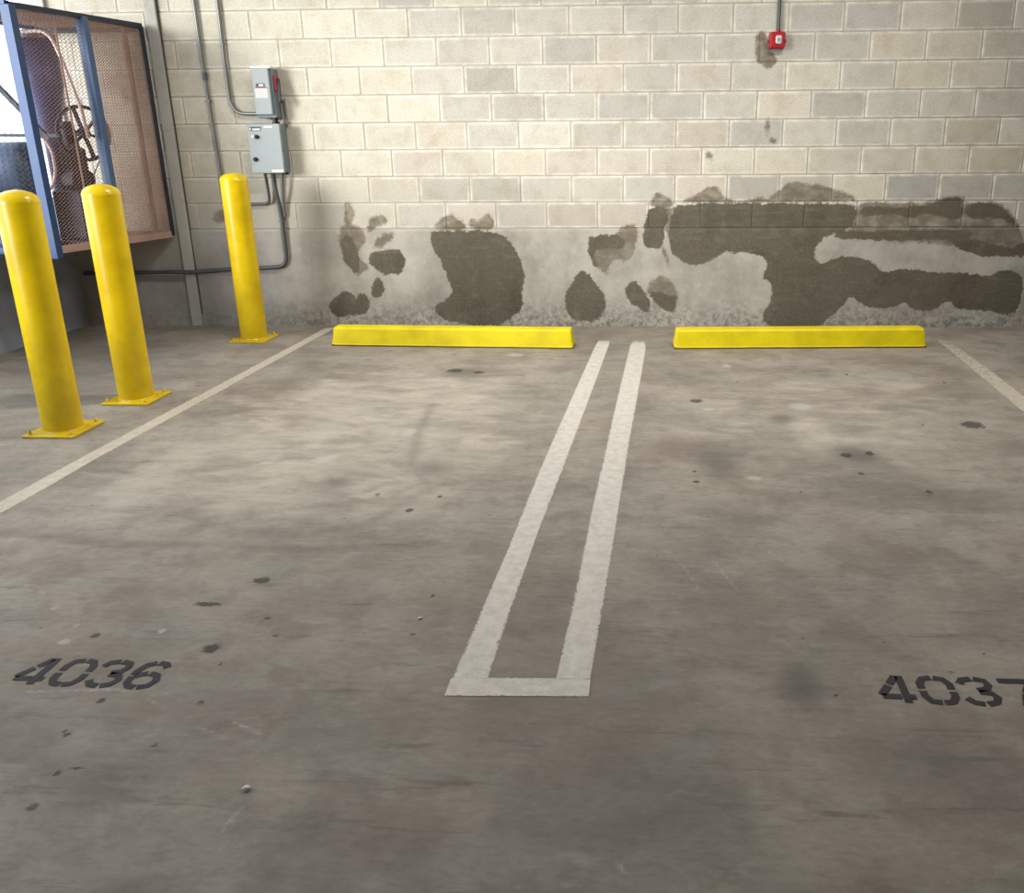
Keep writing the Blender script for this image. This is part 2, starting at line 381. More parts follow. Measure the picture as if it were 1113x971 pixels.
# ------------------------------------------------------------------ back wall
ZB = .7965; BL, BH = .4064, .2032; XL, XR = -4.42, 7.0; TOP = 3.4
def wall_back():
    mb = MB(); tint = []; rim = []
    warm = [(220,215,200), (214,210,198), (217,210,194), (208,204,193), (211,204,192), (205,202,192), (214,206,195)]
    cool = [(200,198,188), (194,192,184), (204,201,192), (197,194,187)]
    greys = {}                                   # blocks the photo shows distinctly darker or pinker
    for px, py, c in [(533,87,(168,167,158)),(538,208,(176,174,163)),(1072,12,(180,175,163)),(912,112,(184,182,174)),(912,50,(186,184,176)),
                      (1003,206,(170,169,166)),(1052,206,(184,178,170)),(763,147,(204,192,178)),(1057,146,(196,186,168)),(645,147,(198,195,184)),
                      (640,208,(206,201,190)),(735,116,(194,192,185)),(770,52,(198,196,189)),(706,85,(192,190,182)),(730,24,(205,203,195)),(533,177,(205,200,184)),
                      (508,52,(202,199,188)),(590,117,(184,180,172)),(508,17,(186,184,175)),(470,205,(190,187,176)),(420,52,(208,206,194)),
                      (1078,178,(198,188,168)),(1030,80,(206,198,180)),(973,50,(218,208,190)),(858,117,(218,208,193)),(598,238,(190,182,170)),
                      (350,230,(188,184,172)),(890,178,(206,198,184)),(1085,48,(200,194,182)),(1098,112,(192,187,178)),(560,233,(190,185,174)),(650,238,(198,190,178)),
                      (860,205,(196,190,180)),(800,205,(184,179,172)),(970,175,(200,194,178))]:
        p = wl(px, py); k = int((p.z-ZB)//BH); off = 0 if k % 2 == 1 else BL/2
        greys[(k, int((p.x-off)//BL))] = c
    J, D = .0085, .012
    nrow = int((TOP-ZB)/BH)+1
    for k in range(nrow):
        z0 = ZB+k*BH+J/2; z1 = min(ZB+(k+1)*BH-J/2, TOP); off = 0 if k % 2 == 1 else BL/2
        for i in range(-12, 19):
            x0 = off+i*BL+J/2; x1 = off+(i+1)*BL-J/2
            x0 = max(x0, XL); x1 = min(x1, XR)
            if x1-x0 < .03: continue
            r = random.random(); rc = random.choice(warm) if r < .88 else random.choice(cool)
            c = tuple(.62*q+.38*w_ for q, w_ in zip(greys[(k, i)], (214,209,197))) if (k, i) in greys else rc
            if i < -5 and (k, i) not in greys: c = random.choice([(222,217,200),(218,213,198),(224,219,203)])
            f = random.uniform(.975, 1.02); c = srgb(*[min(240, q*f) for q in c])
            y = random.uniform(-.0012, .0012)
            nx, nz = (20, 10) if x1-x0 > .2 else (10, 10); bv = .004
            xs = [x0]+list(np.linspace(x0+bv, x1-bv, nx+1))+[x1]; zs = [z0]+list(np.linspace(z0+bv, z1-bv, nz+1))+[z1]
            vs = []
            for b, zz in enumerate(zs):
                for a, xx in enumerate(xs):
                    e = a in (0, nx+2) or b in (0, nz+2)
                    vs.append((xx, y+(.004 if e else 0), zz)); tint.append(c)
                    rim.append(1.0 if e or a in (1, nx+1) or b in (1, nz+1) else 0.0)
            n = nx+3; fs = [(b*n+a, b*n+a+1, (b+1)*n+a+1, (b+1)*n+a) for b in range(nz+2) for a in range(n-1)]
            # returns into the joint
            B = len(vs); ring = [(x0,z0),(x1,z0),(x1,z1),(x0,z1)]; fr = [0, nx+2, (nz+2)*n+nx+2, (nz+2)*n]
            vs += [(a, D, b) for a, b in ring]; tint += [c]*4; rim += [.3]*4
            fs += [(fr[q], fr[(q+1) % 4], B+(q+1) % 4, B+q) for q in range(4)]
            mb.add(vs, fs, 0)
    # mortar bed
    nb = len(mb.v)
    xs = np.arange(XL, XR+.03, .03); zs = np.arange(ZB-.01, TOP+.02, .03)
    vs = [(x, .0045, z) for z in zs for x in xs]; n = len(xs)
    fs = [(b*n+a, b*n+a+1, (b+1)*n+a+1, (b+1)*n+a) for b in range(len(zs)-1) for a in range(n-1)]
    mb.add(vs, fs, 1); tint += [srgb(172,165,152)]*len(vs); rim += [0]*len(vs)
    # cast concrete base below the first course
    xs = np.concatenate([np.arange(-4.56, 3.6, .018), np.linspace(3.6, XR, 12)]); zs = np.linspace(-.0, ZB-.003, 46)
    vs = []
    for z in zs:
        for x in xs:
            vs.append((x, -.006+.004*math.sin(x*2.1)*math.sin(z*6+x)*.5 + (.006 if z > ZB-.01 else 0), z))
    n = len(xs); fs = [(b*n+a, b*n+a+1, (b+1)*n+a+1, (b+1)*n+a) for b in range(len(zs)-1) for a in range(n-1)]
    mb.add(vs, fs, 2); tint += [(.5,.5,.5,1)]*len(vs); rim += [0]*len(vs)
    # body behind
    mb.box((-4.56, .013, 0), (XR, .2, TOP), mi=3)
    k = len(mb.v)-len(tint); tint += [(.5,.5,.5,1)]*k; rim += [0]*k
    V = np.array(mb.v); pa, sm = wall_fields(V[:,0], V[:,2])
    o = mb.build('wall_back', [M_block, M_bed, M_base, M_ceil], None,
                 {'tint': ('FLOAT_COLOR', tint), 'rim': ('FLOAT', rim), 'patch': ('FLOAT', pa), 'smear': ('FLOAT', sm)}, fix=False)
    o['kind'] = 'structure'; return o
def mat_bed():
    t = NT('mortar_bed', .95, spec=.15)
    col = t.mix(t.noise(50, 4), srgb(166, 159, 146), srgb(190, 184, 170)); col, pm = wall_layers(t, col); t.color(col); return t.m
M_bed = mat_bed()
wb = wall_back()

# pilaster and the joint beside it
mb = MB(); mb.box((-3.635, -.030, 0), (-3.550, .012, TOP), .003)
o = mb.build('trim_1', M_pil); tag(o, kind='structure')
mb = MB(); mb.box((-3.55, -.010, .10), (-3.541, .012, TOP), 0); mb.box((-3.643, -.010, .12), (-3.635, .012, 1.1), 0)
o = mb.build('trim_2', M_dark); tag(o, kind='structure')
# corner column behind the cage
mb = MB(); mb.box((-4.62, -.03, .776), (-4.42, .2, TOP), 0); tag(mb.build('trim_3', M_pil), kind='structure')

# ------------------------------------------------------------------ side parapet, ceiling, far walls (garage shell)
mb = MB(); mb.box((-4.75, -13.5, -.05), (-4.55, .19, .775), 0); mb.box((-4.75, -13.5, .775), (-4.55, -7.6, TOP), 0); tag(mb.build('wall_left', M_side), kind='structure')
mb = MB(); mb.box((-4.75, -13.5, TOP), (XR, .2, TOP+.25), 0); tag(mb.build('ceiling', M_ceil), kind='structure')
mb = MB(); mb.box((-4.75, -13.7, 0), (XR, -13.5, TOP+.25), 0); tag(mb.build('wall_rear', M_ceil), kind='structure')
mb = MB(); mb.box((XR, -13.7, 0), (XR+.2, .2, TOP+.25), 0); tag(mb.build('wall_right', M_ceil), kind='structure')

# ------------------------------------------------------------------ floor
xs = np.concatenate([np.arange(-4.74, 3.5, .0135), np.linspace(3.5, XR, 10)]); ys = np.concatenate([np.linspace(-13.5, -6.0, 12), np.arange(-5.985, -.0, .0125), [0.0]])
FX, FY = np.meshgrid(xs, ys); nX, nY = len(xs), len(ys)
X = FX.ravel(); Y = FY.ravel()
lit_dust = np.zeros(X.shape); soot_shade = np.zeros(X.shape); spot = np.zeros(X.shape); chip = np.zeros(X.shape)
def blob(T, px, py, rx, ry, amt=1.0, ang=0.0):
    c = fl(px, py); ex = (fl(px+rx, py)-c).length; ey = (fl(px, py-ry)-fl(px, py+ry)).length/2
    k = np.where((abs(X-c.x) < 3*(ex+ey)) & (abs(Y-c.y) < 3*(ex+ey)))[0]
    u = (X[k]-c.x); v = (Y[k]-c.y); ca, sa = math.cos(ang), math.sin(ang)
    T[k] = np.maximum(T[k], amt*np.exp(-.7*(((u*ca+v*sa)/ex)**2+((-u*sa+v*ca)/ey)**2)**1.0))
def stroke(T, pts, w, amt=1.0):
    P = [fl(*p) for p in pts]; d = np.full(X.shape, 9.0)
    for a, b in zip(P[:-1], P[1:]):
        ex, ey = b.x-a.x, b.y-a.y; L = ex*ex+ey*ey+1e-9
        t = np.clip(((X-a.x)*ex+(Y-a.y)*ey)/L, 0, 1); d = np.minimum(d, np.hypot(X-a.x-t*ex, Y-a.y-t*ey))
    T[:] = np.maximum(T, amt*np.exp(-(d/w)**2))
def area(T, pts, soft, amt=1.0):
    P = [fl(*p) for p in smooth(pts)]; d = sdf_poly(X, Y, [(p.x, p.y) for p in P])
    T[:] = np.maximum(T, amt*np.clip(.5+d/(2*soft), 0, 1))
# pale dust, with the lit band of floor put into the colour
area(lit_dust, [(60,520),(250,425),(380,395),(560,395),(620,420),(560,560),(430,590),(250,592),(100,590),(0,600),(0,560)], .5, .62)
area(lit_dust, [(375,440),(520,440),(600,445),(560,545),(470,560),(430,520)], .35, .5)
area(lit_dust, [(700,400),(1000,395),(1090,440),(1060,520),(900,520),(740,500),(690,470)], .5, .5)
blob(lit_dust, 430, 455, 60, 14, .8); blob(lit_dust, 880, 470, 30, 22, .85); blob(lit_dust, 520, 480, 60, 14, .7); blob(lit_dust, 330, 475, 60, 10, .6)
blob(lit_dust, 190, 505, 70, 10, .5); blob(lit_dust, 560, 400, 30, 6, .6); blob(lit_dust, 980, 420, 40, 6, .6); blob(lit_dust, 760, 470, 50, 6, .5)
# soiling, plus painted shade under the cage and towards the camera
area(soot_shade, [(0,600),(300,602),(480,596),(560,590),(700,575),(900,560),(1113,560),(1113,985),(0,985)], .5, .34)  # soiling together with the dimmer light of the camera end
area(soot_shade, [(430,640),(600,620),(760,640),(880,820),(700,985),(380,985),(420,760)], .35, .5)
area(soot_shade, [(0,358),(210,356),(200,392),(90,440),(0,455)], .25, .6)  # shadow of the cage painted on the floor
area(soot_shade, [(640,370),(720,370),(720,420),(690,520),(690,560),(640,540)], .25, .3)
area(soot_shade, [(545,690),(640,560),(640,640),(600,735),(535,735)], .08, .5)
stroke(soot_shade, [(0,578),(120,592),(240,592),(330,598),(420,594),(470,590)], .05, .5)
stroke(soot_shade, [(200,560),(260,580),(330,582),(400,570),(440,545),(470,530)], .055, .4)
stroke(soot_shade, [(470,440),(455,470),(448,505),(462,525)], .05, .5); blob(soot_shade, 468, 508, 34, 9, .6)
stroke(soot_shade, [(160,475),(60,530),(0,560)], .04, .3); stroke(soot_shade, [(250,450),(120,520),(20,590)], .05, .3)
blob(soot_shade, 365, 525, 22, 7, .7); blob(soot_shade, 870, 745, 28, 26, .85); blob(soot_shade, 930, 495, 28, 10, .9); blob(soot_shade, 780, 500, 28, 20, .7)
blob(soot_shade, 850, 455, 16, 6, .8); blob(soot_shade, 500, 405, 26, 5, .8); blob(soot_shade, 60, 400, 50, 12, .5); blob(soot_shade, 240, 700, 22, 14, .55)  # the blob under the cage deepens its painted shadow
blob(soot_shade, 1000, 820, 120, 60, .5); blob(soot_shade, 130, 850, 60, 30, .5); blob(soot_shade, 470, 900, 120, 60, .4)
blob(soot_shade, 340, 455, 40, 5, .4); blob(soot_shade, 1000, 540, 110, 20, .45); blob(soot_shade, 770, 590, 60, 20, .4)
# small dark spots: oil drips, gum, chips
for p in [(36,877,9,5),(73,799,7,3),(62,841,6,3.5),(168,810,8,2.5),(285,631,12,4),(104,691,7,3.5),(225,657,20,3),(1057,462,16,5),(445,555,6,2.5),
          (757,436,9,2.5),(872,695,4,1.8),(870,702,3,1.5),(962,699,3,1.6),(1069,711,2.5,1.5),(478,540,3,2),(218,764,6,3),(45,683,3,2),(72,795,4,3),
          (757,524,5,2),(936,515,4,2),(1010,535,5,2.5),(495,403,12,2.5),(520,405,8,2),(470,648,5,2),(448,690,4,2.5),(110,762,7,3),(540,690,9,5),
          (240,722,3,2),(893,652,3,2),(1035,732,6,2),(920,495,8,3),(945,493,6,3),(230,705,12,6),(85,836,14,1.5),(290,672,6,2),(300,691,5,2),(410,538,3,2)]:
    blob(spot, p[0], p[1], p[2]*.82, p[3]*.82, 1.0)
rr = random.Random(5)
for _ in range(70): blob(spot, rr.uniform(0,1113), rr.uniform(400,950), rr.uniform(1.2,2.4), rr.uniform(.8,1.4), rr.uniform(.6,1.0))
# light chips and scratches
for p in [(176,686,5,3),(60,661,4,2.5),(70,698,8,3),(350,500,12,4),(360,497,8,3),(560,386,12,2),(770,445,7,2),(790,398,6,2),(870,442,14,4),(445,470,8,5),(83,680,3,1.5),(290,503,10,2),(820,520,10,3)]:
    blob(chip, *p, .95)
for a in [[(160,760),(180,770)],[(214,790),(245,803)],[(255,785),(285,798)],[(262,878),(240,905)],[(825,592),(852,612)],[(665,930),(680,950)],[(775,610),(800,640)],[(740,612),(760,640)],[(100,745),(140,752)],[(380,440),(480,444)],[(30,752),(130,750)]]:
    stroke(chip, a, .015, .62)
vs = np.stack([X, Y, np.zeros(X.shape)], 1)
idx = np.arange(nX*nY).reshape(nY, nX)
faces = np.stack([idx[:-1,:-1].ravel(), idx[:-1,1:].ravel(), idx[1:,1:].ravel(), idx[1:,:-1].ravel()], 1)
me = bpy.data.meshes.new('floor'); me.vertices.add(len(vs)); me.vertices.foreach_set('co', vs.astype(np.float32).ravel())
me.loops.add(faces.size); me.loops.foreach_set('vertex_index', faces.astype(np.int32).ravel())
me.polygons.add(len(faces)); me.polygons.foreach_set('loop_start', np.arange(0, faces.size, 4, dtype=np.int32))
me.update(calc_edges=True)
for k, arr in (('lit_dust', lit_dust), ('soot_shade', soot_shade), ('spot', spot), ('chip', chip)):
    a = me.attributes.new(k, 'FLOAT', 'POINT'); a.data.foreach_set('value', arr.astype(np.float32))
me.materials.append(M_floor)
floor = bpy.data.objects.new('floor', me); COL.objects.link(floor); floor['kind'] = 'structure'

# painted bay lines: thin coats lying on the floor, parts of it
def strip(name, L, R, mat, wear, n=60, z=.0012, label=None):
    """L, R: matching polylines of floor points along both edges; wear: function t -> extra wear"""
    mb = MB(); vs = []; wr = []
    m_ = 8
    def samp(P, t):
        s_ = t*(len(P)-1); i = min(int(s_), len(P)-2); return P[i].lerp(P[i+1], s_-i)
    for i in range(n+1):
        t = i/n; a = samp(L, t); b = samp(R, t)
        for j in range(m_+1):
            q = a.lerp(b, j/m_); vs.append((q.x, q.y, z)); e = 1.0 if j in (0, m_) else 0.0
            wr.append(wear(t)+.35*e)
    fs = [(i*(m_+1)+j, i*(m_+1)+j+1, (i+1)*(m_+1)+j+1, (i+1)*(m_+1)+j) for i in range(n) for j in range(m_)]
    mb.add(vs, fs); o = mb.build(name, mat, floor, {'wear': ('FLOAT', wr)}, fix=False)
    if label: o['label'] = label
    return o
top_wear = lambda t: max(0, .75-t*6) + .06*math.sin(t*17)
strip('painted_line', [fl(651,366), fl(645.4,379.5), fl(582,521), fl(550.2,602), fl(518,676), fl(487.5,747.5)], [fl(666,366), fl(660.5,379.5), fl(612,510), fl(582.7,585), fl(557,659), fl(527,747.5)], M_white, top_wear, 90, label='left leg of the white double line')
strip('painted_line', [fl(687,366), fl(683.4,381.6), fl(662,471), fl(645.4,546), fl(626,640), fl(604.5,738.2)], [fl(703,366), fl(701.6,381.6), fl(688,460), fl(673.5,546), fl(657,652), fl(641.6,738.2)], M_white, top_wear, 90, label='right leg of the white double line')
strip('painted_line', [fl(490.5,737.2), fl(560,737.6), fl(642,738.2)], [fl(483,757.2), fl(560,757.6), fl(640,758)], M_white, lambda t: 0, 30, z=.0018, label='short bar closing the white double line')
strip('painted_line', [fl(352,357.5), fl(238.4,417.7), fl(160.7,459), fl(80,502), fl(0,545), fl(-60,577)], [fl(366,356), fl(240,426), fl(101.8,500.7), fl(50,531), fl(0,559.7), fl(-60,592)], M_tan, lambda t: .12+.1*math.sin(t*9), 90, label='faded line beside the bollards')
strip('painted_line', [fl(1015,368), fl(1026.5,377.8), fl(1070,414), fl(1113,450), fl(1180,506)], [fl(1036,372), fl(1050,383), fl(1082,406), fl(1113,430), fl(1185,483)], M_tan, lambda t: .38-.2*t, 70, label='very faded line right of the right wheel stop')

# stencilled bay numbers
GL = {'4': [[(.60,.98),(.36,.68)],[(.30,.60),(.02,.26)],[(.04,.20),(.56,.20)],[(.72,1.0),(.72,.0)],[(.84,.20),(.98,.20)]],
      '0': [[(.46,.97),(.20,.93),(.06,.74),(.06,.56)],[(.06,.44),(.06,.26),(.20,.07),(.46,.03)],[(.56,.03),(.80,.07),(.94,.26),(.94,.44)],[(.94,.56),(.94,.74),(.80,.93),(.56,.97)]],
      '3': [[(.05,.78),(.16,.93),(.44,.98)],[(.54,.98),(.82,.92),(.88,.76),(.78,.60),(.50,.54)],[(.52,.47),(.84,.44),(.95,.28),(.84,.10),(.58,.03)],[(.46,.03),(.20,.07),(.05,.22)]],
      '6': [[(.92,.82),(.80,.95),(.56,.98)],[(.46,.97),(.20,.88),(.08,.66),(.07,.50)],[(.07,.42),(.09,.20),(.24,.06),(.46,.03)],[(.56,.03),(.84,.10),(.95,.30),(.84,.50),(.58,.56)],[(.48,.56),(.26,.50),(.18,.42)]],
      '7': [[(.03,.94),(.94,.94)],[(.90,.84),(.66,.50)],[(.62,.42),(.44,.0)]]}
def number(word, corner, ux, uy, w, h, gap, label):
    mb = MB(); wr = []; T = .0225
    for i, ch in enumerate(word):
        for ln in GL[ch]:
            P = [corner + ux*(i*(w+gap)+a*w) + uy*(b*h) for a, b in ln]
            P[0] = P[0] - (P[1]-P[0]).normalized()*.0015; P[-1] = P[-1] - (P[-2]-P[-1]).normalized()*.0015
            v = []
            for q in range(len(P)):
                d = (P[min(q+1, len(P)-1)]-P[max(q-1, 0)]).normalized(); nrm = Vector((-d.y, d.x, 0))*(T/2)
                v += [(P[q].x+nrm.x, P[q].y+nrm.y, .0015), (P[q].x-nrm.x, P[q].y-nrm.y, .0015)]
            mb.add(v, [(2*q, 2*q+1, 2*q+3, 2*q+2) for q in range(len(P)-1)]); wr += [.1]*len(v)
    o = mb.build('stencilled_number', M_black, floor, {'wear': ('FLOAT', wr)}, fix=False); o['label'] = label
a = fl(8, 743); b = fl(150, 748.5); ux = (b-a).normalized(); uy = Vector((-ux.y, ux.x, 0))
number('4036', a, ux, uy, .092, .126, .020, 'bay number 4036 stencilled in black')
a = fl(961, 763); b = fl(1096, 767.5); ux = (b-a).normalized(); uy = Vector((-ux.y, ux.x, 0))
number('4037', a, ux, uy, .094, .122, .020, 'bay number 4037 stencilled in black')

# loose bits on the floor
def pebble(px, py, r, label):
    c = fl(px, py); mb = MB(); vs = []; fs = []
    n, k = 9, 6
    for i in range(k+1):
        th = PI*i/k
        for j in range(n):
            ph = 2*PI*j/n; q = r*(1+.25*math.sin(3*ph+i*1.3)+.12*math.cos(2*th+j))
            vs.append((c.x+1.25*q*math.sin(th)*math.cos(ph), c.y+q*math.sin(th)*math.sin(ph), r*.62+r*.62*math.cos(th)))
    for i in range(k):
        for j in range(n): fs.append((i*n+j, i*n+(j+1) % n, (i+1)*n+(j+1) % n, (i+1)*n+j))
    mb.add(vs, fs, 0, True); tag(mb.build('pebble', M_pebble), label, 'pebble')
pebble(268.5, 859, .0085, 'small white pebble on the bare floor below the 4036 number')
pebble(457, 673, .0055, 'tiny white chip on the floor left of the double line')

# ------------------------------------------------------------------ wheel stops
def wheel_stop(x0, x1, y0a, y0b, label):
    L = x1-x0; ang = math.atan2(y0b-y0a, L); c = Vector(((x0+x1)/2, (y0a+y0b)/2+.082, 0))
    t = empty('wheel_stop', c, label, 'wheel stop', 'yellow wheel stops along the wall')
    Rm = Matrix.Rotation(ang, 4, 'Z')
    h, d, td = .142, .165, .105
    n = 40; prof0 = [(-d/2, .012), (-d/2+.006, .018), (-td/2-.01, h-.016), (-td/2+.006, h-.002), (td/2-.006, h-.002), (td/2+.01, h-.016), (d/2-.006, .018), (d/2, .012)]
    mb = MB(); vs = []
    xs_ = [(-L/2+.0, .80), (-L/2+.012, .93), (-L/2+.03, 1)] + [(-L/2+.03+(L-.06)*i/n, 1) for i in range(1, n)] + [(L/2-.03, 1), (L/2-.012, .93), (L/2, .80)]
    for x, s_ in xs_:
        for (y, z) in prof0:
            w_ = .0012*math.sin(x*9+y*30)+.0008*math.sin(x*31)
            e = (1-s_)*.12*(z/h); xx = x + (e if x < 0 else -e)
            vs.append((xx, y*(.55+.45*s_)+w_, .012+(z-.012)*(1-(1-s_)*.35)))
    k = len(prof0); N = len(xs_)
    fs = [(i*k+j, (i+1)*k+j, (i+1)*k+(j+1) % k, i*k+(j+1) % k) for i in range(N-1) for j in range(k)]
    fs += [tuple(range(k))[::-1], tuple((N-1)*k+j for j in range(k))]
    vs = [tuple(Rm @ Vector(v) + c) for v in vs]; mb.add(vs, fs); mb.build('body', M_stop, t)
    mb = MB(); vs = [(x*L/2*.998, y*d/2*.97, z) for x in (-1, 1) for y in (-1, 1) for z in (0, .014)]  # dark strip filling the gap under the stop
    vs = [tuple(Rm @ Vector(v) + c) for v in vs]
    mb.add(vs, [(0,1,3,2),(4,6,7,5),(0,4,5,1),(2,3,7,6),(0,2,6,4),(1,5,7,3)])
    o = mb.build('base_edge', M_rim, t); o['label'] = 'dark strip along the lower edge'
    for sx in (-.62, .62):
        mb = MB(); p = Rm @ Vector((sx*L/2, 0, 0)) + c
        mb.lathe([(.011, h-.004), (.011, h+.001), (.006, h+.003), (0, h+.003)], (p.x, p.y, 0), 16)
        mb.build('anchor_pin', M_stop, t)
wheel_stop(-2.187, -.347, -.752, -.822, 'long yellow concrete wheel stop on the floor left of the double line')
wheel_stop(.388, 2.238, -.812, -.728, 'long yellow concrete wheel stop on the floor right of the double line')

# ------------------------------------------------------------------ bollards
BOL = []
def bollard(x, y, label, first=None):
    hgt = 1.262; r = .098
    if first is None:
        t = empty('bollard', (x, y, 0), label, 'bollard', 'yellow bollards at the left bay edge')
        mb = MB(); mb.lathe([(r, .012), (r, .3), (r, .7), (r, hgt-.062)], (x, y, 0), 48); mb.build('post', M_yel, t)
        mb = MB(); pr = [(r+.0015, hgt-.064), (r+.0015, hgt-.058)] + [(r*math.cos(a), hgt-.056+.055*math.sin(a)) for a in np.linspace(.08, PI/2, 10)]
        pr[-1] = (0, hgt); mb.lathe(pr, (x, y, 0), 48); mb.build('domed_cap', M_yel, t)
        mb = MB(); mb.box((x-.140, y-.140, 0), (x+.140, y+.140, .014), .003); mb.build('base_plate', M_yel, t)
        for sx in (-1, 1):
            for sy in (-1, 1):
                bx_, by_ = x+sx*.112, y+sy*.112; mb = MB()
                mb.lathe([(.013, .014), (.013, .017), (.0105, .0175)], (bx_, by_, 0), 16)
                pr = [(.0105, .0175), (.0105, .026), (.006, .027), (.0058, .036), (0, .037)]; mb.lathe(pr, (bx_, by_, 0), 6)
                mb.build('anchor_bolt', M_yel, t)
        mb = MB(); mb.lathe([(r+.007, .013), (r+.004, .017), (r, .022)], (x, y, 0), 48); mb.build('weld_bead', M_yel, t)
        return t
    t = first.copy(); COL.objects.link(t); t.location = (x, y, 0); t['label'] = label
    for ch in list(first.children):
        c = ch.copy(); COL.objects.link(c); c.parent = t; c.matrix_parent_inverse = ch.matrix_parent_inverse.copy()
    return t
b0 = bollard(-2.9565, -2.7608, 'yellow steel bollard nearest the camera, leftmost of the three')
bollard(-2.8878, -2.1715, 'yellow steel bollard standing in the middle of the three', b0)
bollard(-2.8788, -.5344, 'yellow steel bollard by the wall below the grey electrical boxes', b0)

# ------------------------------------------------------------------ electrical boxes
def prism_box(mb, x0, x1, z0, z1, y0, y1, bev=.004, mi=0): return mb.box((x0, y0, z0), (x1, y1, z1), bev, mi)
t = empty('safety_switch', (-2.742, 0, 1.648), 'narrow grey safety switch box with white label and red lever on the block wall', 'electrical box')
mb = MB(); prism_box(mb, -2.816, -2.668, 1.650, 2.018, -.125, -.004); mb.build('enclosure', M_boxs, t)
mb = MB(); prism_box(mb, -2.818, -2.684, 1.672, 2.008, -.148, -.122, .006); mb.build('door', M_box, t)
mb = MB(); prism_box(mb, -2.820, -2.664, 2.004, 2.022, -.150, -.002, .003); mb.build('top_hood', M_lab, t)
mb = MB(); prism_box(mb, -2.800, -2.708, 1.795, 1.868, -.1495, -.1475, 0)
o = mb.build('label_sticker', M_lab, t)
mb = MB(); prism_box(mb, -2.790, -2.722, 1.872, 1.898, -.1497, -.1475, 0); o2 = mb.build('label_sticker', M_blk, t); o2['label'] = 'dark label above the white one'
mb = MB(); prism_box(mb, -2.768, -2.732, 1.878, 1.892, -.151, -.1495, 0); mb.build('label_print', M_lab, o2)
mb = MB(); prism_box(mb, -2.800, -2.708, 1.862, 1.869, -.151, -.1493, 0); mb.build('warning_stripe', M_redl, o)
mb = MB()
for k in range(4): prism_box(mb, -2.794, -2.716, 1.805+k*.014, 1.809+k*.014, -.1503, -.1493, 0)
mb.build('label_print', simple('label_text', (176,172,168), .6), o)
mb = MB(); mb.box((-2.668, -.105, 1.845), (-2.650, -.045, 1.955), .004); o3 = mb.build('lever_plate', M_redl, t); o3['label'] = 'red and white lever plate'
mb = MB(); mb.bar((-2.642, -.075, 1.935), (-2.630, -.108, 1.770), .016, .020); mb.lathe([(.011,-.011),(.013,0),(.011,.011)], (-2.630, -.108, 1.768), 16); mb.build('lever', M_blk, t)
mb = MB(); mb.tube([(-2.70, -.07, 1.652), (-2.70, -.07, 1.606)], .020, 16); mb.lathe([(.031, 1.640), (.031, 1.652)], (-2.70, -.07, 0), 8); mb.lathe([(.031, 1.608), (.031, 1.622)], (-2.70, -.07, 0), 8); mb.build('conduit_fitting', M_blk, t)

t = empty('control_panel', (-2.775, 0, 1.242), 'wide light grey control panel with black nameplate on the block wall', 'electrical box')
mb = MB(); prism_box(mb, -2.900, -2.648, 1.243, 1.604, -.128, -.004); mb.build('enclosure', M_boxs, t)
mb = MB(); prism_box(mb, -2.904, -2.643, 1.240, 1.607, -.150, -.126, .005); mb.build('door', M_box, t)
mb = MB(); prism_box(mb, -2.884, -2.790, 1.556, 1.586, -.152, -.1495, 0); o = mb.build('nameplate', M_blk, t)
mb = MB(); prism_box(mb, -2.858, -2.797, 1.561, 1.574, -.1528, -.1515, 0); prism_box(mb, -2.880, -2.870, 1.562, 1.580, -.1528, -.1515, 0); mb.build('nameplate_print', M_lab, o)
mb = MB(); prism_box(mb, -2.768, -2.700, 1.579, 1.592, -.1512, -.1495, 0); mb.build('label_sticker', M_lab, t)
mb = MB(); prism_box(mb, -2.742, -2.652, 1.248, 1.266, -.1512, -.1495, 0); mb.build('label_sticker', M_lab, t)
def knob(z, x, parent, name, mat):
    mb = MB(); mb.tube([(x, -.149, z), (x, -.158, z)], .017, 20); mb.tube([(x, -.156, z), (x, -.176, z)], .0115, 16); mb.box((x-.004, -.182, z-.012), (x+.004, -.174, z+.012), .001)
    mb.build(name, mat, parent)
knob(1.512, -2.832, t, 'selector_knob', M_blk); knob(1.345, -2.862, t, 'door_latch', M_blk)
mb = MB(); prism_box(mb, -2.872, -2.850, 1.505, 1.523, -.1512, -.1495, 0); mb.build('label_sticker', M_lab, t)
for z in (1.30, 1.42, 1.55):
    mb = MB(); mb.tube([(-2.642, -.134, z-.02), (-2.642, -.134, z+.02)], .006, 10); mb.build('hinge', M_boxs, t)
mb = MB(); mb.tube([(-2.664, -.07, 1.241), (-2.664, -.07, 1.226)], .022, 8); mb.build('conduit_fitting', M_blk, t)

# ------------------------------------------------------------------ conduits
def conduit(pts, r, bend, mat, label, clips=(), couplings=(), extra=None, name='electrical_conduit'):
    path = arc_path(pts, bend, 9); t = empty(name, path[-1], label, 'conduit', 'grey conduits on the wall')
    mb = MB(); mb.tube(path, r, 14); mb.build('pipe', mat, t)
    for (x, y, z) in clips:
        mb = MB(); mb.tube([(x, y, z-.009), (x, y, z+.009)], r+.003, 14); mb.box((x-r-.030, -.004+min(y+r,-.002)*0, z-.009), (x, -.002, z+.009), .001); mb.build('strap', M_steel, t)
    for (x, y, z) in couplings:
        mb = MB(); mb.tube([(x, y, z-.028), (x, y, z+.028)], r+.005, 14); mb.build('coupling', M_steeld, t)
    return t
yc = -.020
conduit([(-3.252, yc, TOP-.005), (-3.243, yc, 1.98), (-3.219, yc, 1.226), (-3.19, yc, .53)], .0135, .05, M_steel,
        'tall thin conduit running down the wall left of the boxes, behind the back bollard', [(-3.245, yc, 2.19), (-3.229, yc, 1.78)], [(-3.239, yc, 1.96)])
